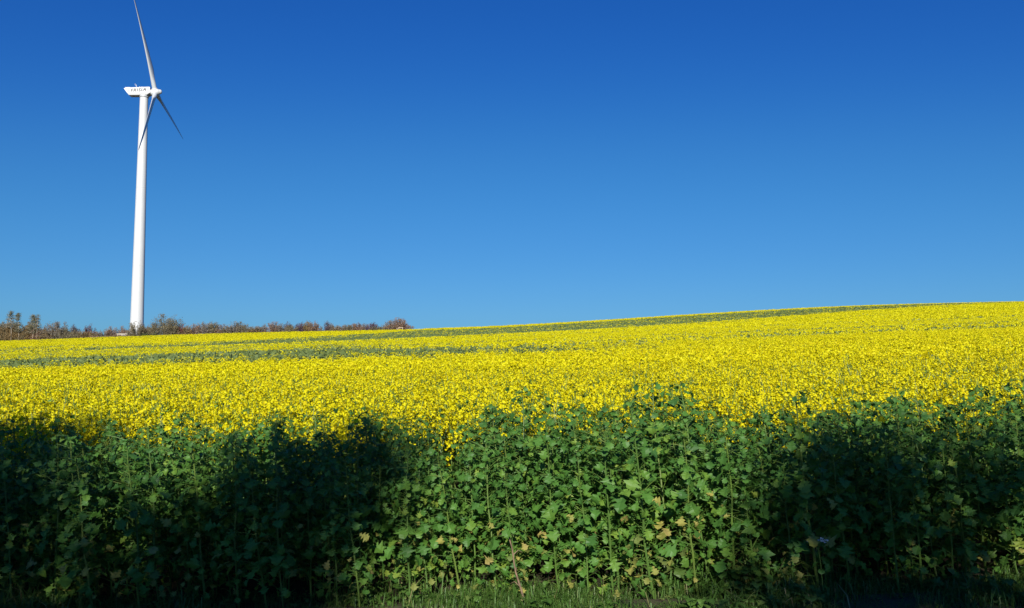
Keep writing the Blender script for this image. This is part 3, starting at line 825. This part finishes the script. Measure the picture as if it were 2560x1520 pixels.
o = scatter(T3, idx, place(x, y), rng.uniform(0, 2 * PI, len(x)), rng.uniform(0.9, 1.12, len(x)), PLANT, 'mustard_crop', rng.uniform(size=len(x)))
tag(o, 'yellow mustard on the rising slope far up the field', 'crop', None, 'stuff')
T4 = [clump(600 + s, True, 0.42, 1.2, 13, 0.10, 2, 0.2) for s in range(8)] + [clump(620 + s, False, 0.42, 1.17, 0, 0, 9, 0.24) for s in range(4)]
x, y = sector(122, 296, 2.1, 6)
isf = rng.uniform(size=len(x)) < flower_mask(x, y)
idx = np.where(isf, rng.integers(0, 8, len(x)), 8 + rng.integers(0, 4, len(x)))
keep = (y < 287) | (x > -30)
o = scatter(T4, idx[keep], place(x, y)[keep], rng.uniform(0, 2 * PI, keep.sum()), rng.uniform(0.9, 1.12, keep.sum()), PLANT, 'mustard_crop', rng.uniform(size=keep.sum()))
tag(o, 'distant mustard along the crest with a leafy green strip below the skyline', 'crop', None, 'stuff')

# ------------------------------------------------------------------ grass at the road side
def grass_tuft(seed, n=26, h=0.24, spread=0.09):
    g = np.random.default_rng(seed); mb = MB()
    for q in range(n):
        b = np.array([g.normal() * spread, g.normal() * spread, 0]); a = g.uniform(0, 2 * PI)
        L = h * g.uniform(0.5, 1.25); out = np.array([math.cos(a), math.sin(a), 0]) * L * g.uniform(0.25, 1.1)
        wv = np.array([-math.sin(a), math.cos(a), 0]) * g.uniform(0.0018, 0.0045)
        c = [b, b + out * 0.3 + np.array([0, 0, L * 0.55]), b + out + np.array([0, 0, L * g.uniform(0.25, 0.9)])]
        V = []
        for k, p in enumerate(c): V += [p - wv * (1, .8, .15)[k], p + wv * (1, .8, .15)[k]]
        mb.add(V, [[0, 1, 3, 2], [2, 3, 5, 4]], 0, g.uniform(0.1, 0.8) if g.uniform() > 0.1 else 1.0)
    return mb.arrays()
GT = [grass_tuft(700 + s, 26, 0.17) for s in range(8)]
n = 4600
x = rng.uniform(-7.5, 7.5, n); y = rng.uniform(4.7, 6.1, n)
sparse = ss(0.52, 0.62, fbm(x * 1.1, y * 0.8, 77)) * (1 - ss(5.75, 5.95, y))
kp = rng.uniform(size=n) > sparse * 0.35
x, y = x[kp], y[kp]; n = len(x)
def weed(seed):
    g = np.random.default_rng(seed); mb = MB()
    for q in range(9):
        V, Fq = leaf_shape(g.uniform(0.04, 0.09), g, 7)
        a, e = g.uniform(0, 2 * PI), g.uniform(0.2, 1.1)
        mb.add(rot3(V, e, a) + np.array([0.02 * math.cos(a), 0.02 * math.sin(a), g.uniform(0.01, 0.12)]), Fq, 0, g.uniform(0.3, 0.85))
    return mb.arrays()
GT += [weed(760 + q) for q in range(4)]
gi = np.where(rng.uniform(size=n) < 0.10 + 0.25 * ss(0.5, 0.65, fbm(x * 1.7, y * 1.7, 91)), rng.integers(8, 12, n), rng.integers(0, 8, n))
o = scatter(GT, gi, place(x, y, 0.005), rng.uniform(0, 2 * PI, n), rng.uniform(0.5, 1.1, n) * (0.45 + 1.1 * ss(0.35, 0.75, fbm(x * 2.3, y * 2.3, 55))) * np.where(y < 5.7, 0.8, 1), [M_grass], 'grass', rng.uniform(size=n))
tag(o, 'rough green grass along the foot of the crop', 'grass', None, 'stuff')

# dry brown stalk in front of the sunlit plants, white flowering weed in the shade on the right
p0, p1 = unproj(1312, 1500, 5.72), unproj(1272, 1345, 5.76)
p0[2] = float(ground(p0[0], p0[1]))
ds = thing('dry_stalk', 'leaning dry brown stalk in front of the sunlit mustard plants', 'dry stalk', tuple(p0))
mb = MB(); dv = p1 - p0
tube(mb, [dv * t + np.array([0.006 * math.sin(t * 9), 0, 0]) for t in np.linspace(0, 1, 9)], np.linspace(0.008, 0.004, 9), 0, 0.5, 7)
mb.build('stem', M_dry, ds)
for t in (0.3, 0.52, 0.75, 1.0):
    mb = MB(); a = t * 9; tube(mb, [dv * t, dv * t + np.array([0.04 * math.cos(a), 0.03 * math.sin(a), 0.03]), dv * t + np.array([0.07 * math.cos(a), 0.05 * math.sin(a), 0.015])], [0.004, 0.003, 0.001], 0, 0.5, 4)
    mb.build('side_twig', M_dry, ds)
yp = unproj(2045, 1352, 5.6)
yz = float(ground(yp[0], yp[1]))
ya = thing('yarrow_plant', 'white-flowered yarrow standing in the shade low on the right', 'wild flower', (yp[0], yp[1], yz))
mb = MB(); hy = yp[2] - yz
tube(mb, [[0.03, 0, 0], [0.015, 0, hy * 0.6], [0, 0, hy - 0.02]], [0.004, 0.003, 0.002], 1, 0.4, 5)
g = np.random.default_rng(5)
for q in range(7): tube(mb, [[0, 0, hy - 0.06], [g.uniform(-.045, .055), g.uniform(-.03, .03), hy - 0.005]], [0.0015, 0.0012], 1, 0.3, 3)
mb.build('stem', PLANT, ya)
mb = MB()
rand_quads(mb, np.stack([g.uniform(-.055, .06, 60), g.uniform(-.035, .035, 60), hy + g.normal(size=60) * 0.005], -1), 0.0075, 0, 0.5, 2.0, 0.9, g)
mb.build('flower_head', M_yarrow, ya)
mb = MB()
for q in range(9):
    V, Fq = leaf_shape(0.06, g, 7); mb.add(rot3(V, g.uniform(0, .8), g.uniform(0, 6.3)) + np.array([0.015, 0, hy * g.uniform(0.1, 0.75)]), Fq, 0, 0.4)
mb.build('foliage', PLANT, ya)

# ------------------------------------------------------------------ roadside trees behind the viewpoint, on the far side of the road
M_tree = leafy('tree_leaf', [(0.0, (0.04, 0.07, 0.02)), (0.5, (0.08, 0.11, 0.03)), (1.0, (0.18, 0.15, 0.04))], 0.5, 0.2, 0.4)
def roadside_tree(x, y, h, w, label, dens=1.0, base=0.06, lean=0.0):
    g = np.random.default_rng(int(x * 100 + 5000))
    t = thing('roadside_tree', label, 'tree', (x, y, float(ground(x, y))), 0, 'trees along the road behind the viewpoint')
    tr = MB(); zz = np.linspace(0, 1, 9)
    tube(tr, np.stack([0.15 * np.sin(zz * 3 + x) + lean * (zz * 0.93) ** 4, 0.1 * np.cos(zz * 4), zz * h * 0.93], -1), np.linspace(0.17, 0.03, 9), 0, 0.5, 9)
    P = []
    for q in range(110):
        f = g.uniform(base, 1.03); a = g.uniform(0, 2 * PI)
        L = w * (1 - 0.55 * max(0, (f - 0.8) / 0.2) ** 2) * g.uniform(0.45, 1.0)
        c0 = np.array([lean * f ** 4, 0, f * h * 0.9]); d = np.array([math.cos(a), math.sin(a) * 0.7, g.uniform(0.1, 0.5)])
        e = c0 + d * L; e[2] = min(e[2], h)
        tube(tr, [c0, (c0 + e) / 2 + g.normal(size=3) * 0.08, e], [0.045, 0.03, 0.012], 0, 0.5, 4)
        for s in np.linspace(0.3, 1, 5): P.append(c0 + (e - c0) * s)
    tr.build('trunk', M_bark, t)
    P = np.array(P); n = int(5200 * dens * w * h / 12); k = g.integers(0, len(P), n)
    fo = MB(); rand_quads(fo, P[k] + g.normal(size=(n, 3)) * 0.22, g.uniform(0.06, 0.11, n), 0, g.uniform(0, 1, n), 0.3, 0.6, g)
    fo.build('crown', M_tree, t)
for (x, y, h, w, dn, bs, ln_, lab) in (
    (-2.75, -8.0, 8.25, 1.35, 2.6, 0.06, 0.85, 'leafy tree across the road leaning into the gap from the left'),
    (-4.6, -8.3, 8.8, 1.5, 2.6, 0.06, 0.0, 'leafy tree across the road, second on the left of the gap'),
    (-6.7, -8.1, 8.5, 1.6, 2.2, 0.06, 0.0, 'leafy tree across the road, third on the left of the gap'),
    (-8.9, -8.2, 8.2, 1.6, 1.2, 0.06, 0.0, 'leafy tree across the road, fourth on the left of the gap'),
    (1.85, -8.4, 8.2, 1.3, 0.34, 0.80, 0.0, 'high-crowned thin tree across the road, nearest on the right of the gap'),
    (2.8, -7.9, 8.3, 0.95, 0.16, 0.30, 0.0, 'thin-crowned tree across the road, second on the right of the gap'),
    (4.3, -8.0, 8.4, 1.4, 1.3, 0.06, 0.0, 'leafy tree across the road, third on the right of the gap'),
    (6.2, -8.3, 8.5, 1.6, 1.3, 0.06, 0.0, 'leafy tree across the road, fourth on the right of the gap'),
    (8.6, -8.1, 8.4, 1.6, 1.2, 0.06, 0.0, 'leafy tree across the road, fifth on the right of the gap')):
    roadside_tree(x, y, h, w, lab, dn, bs, ln_)
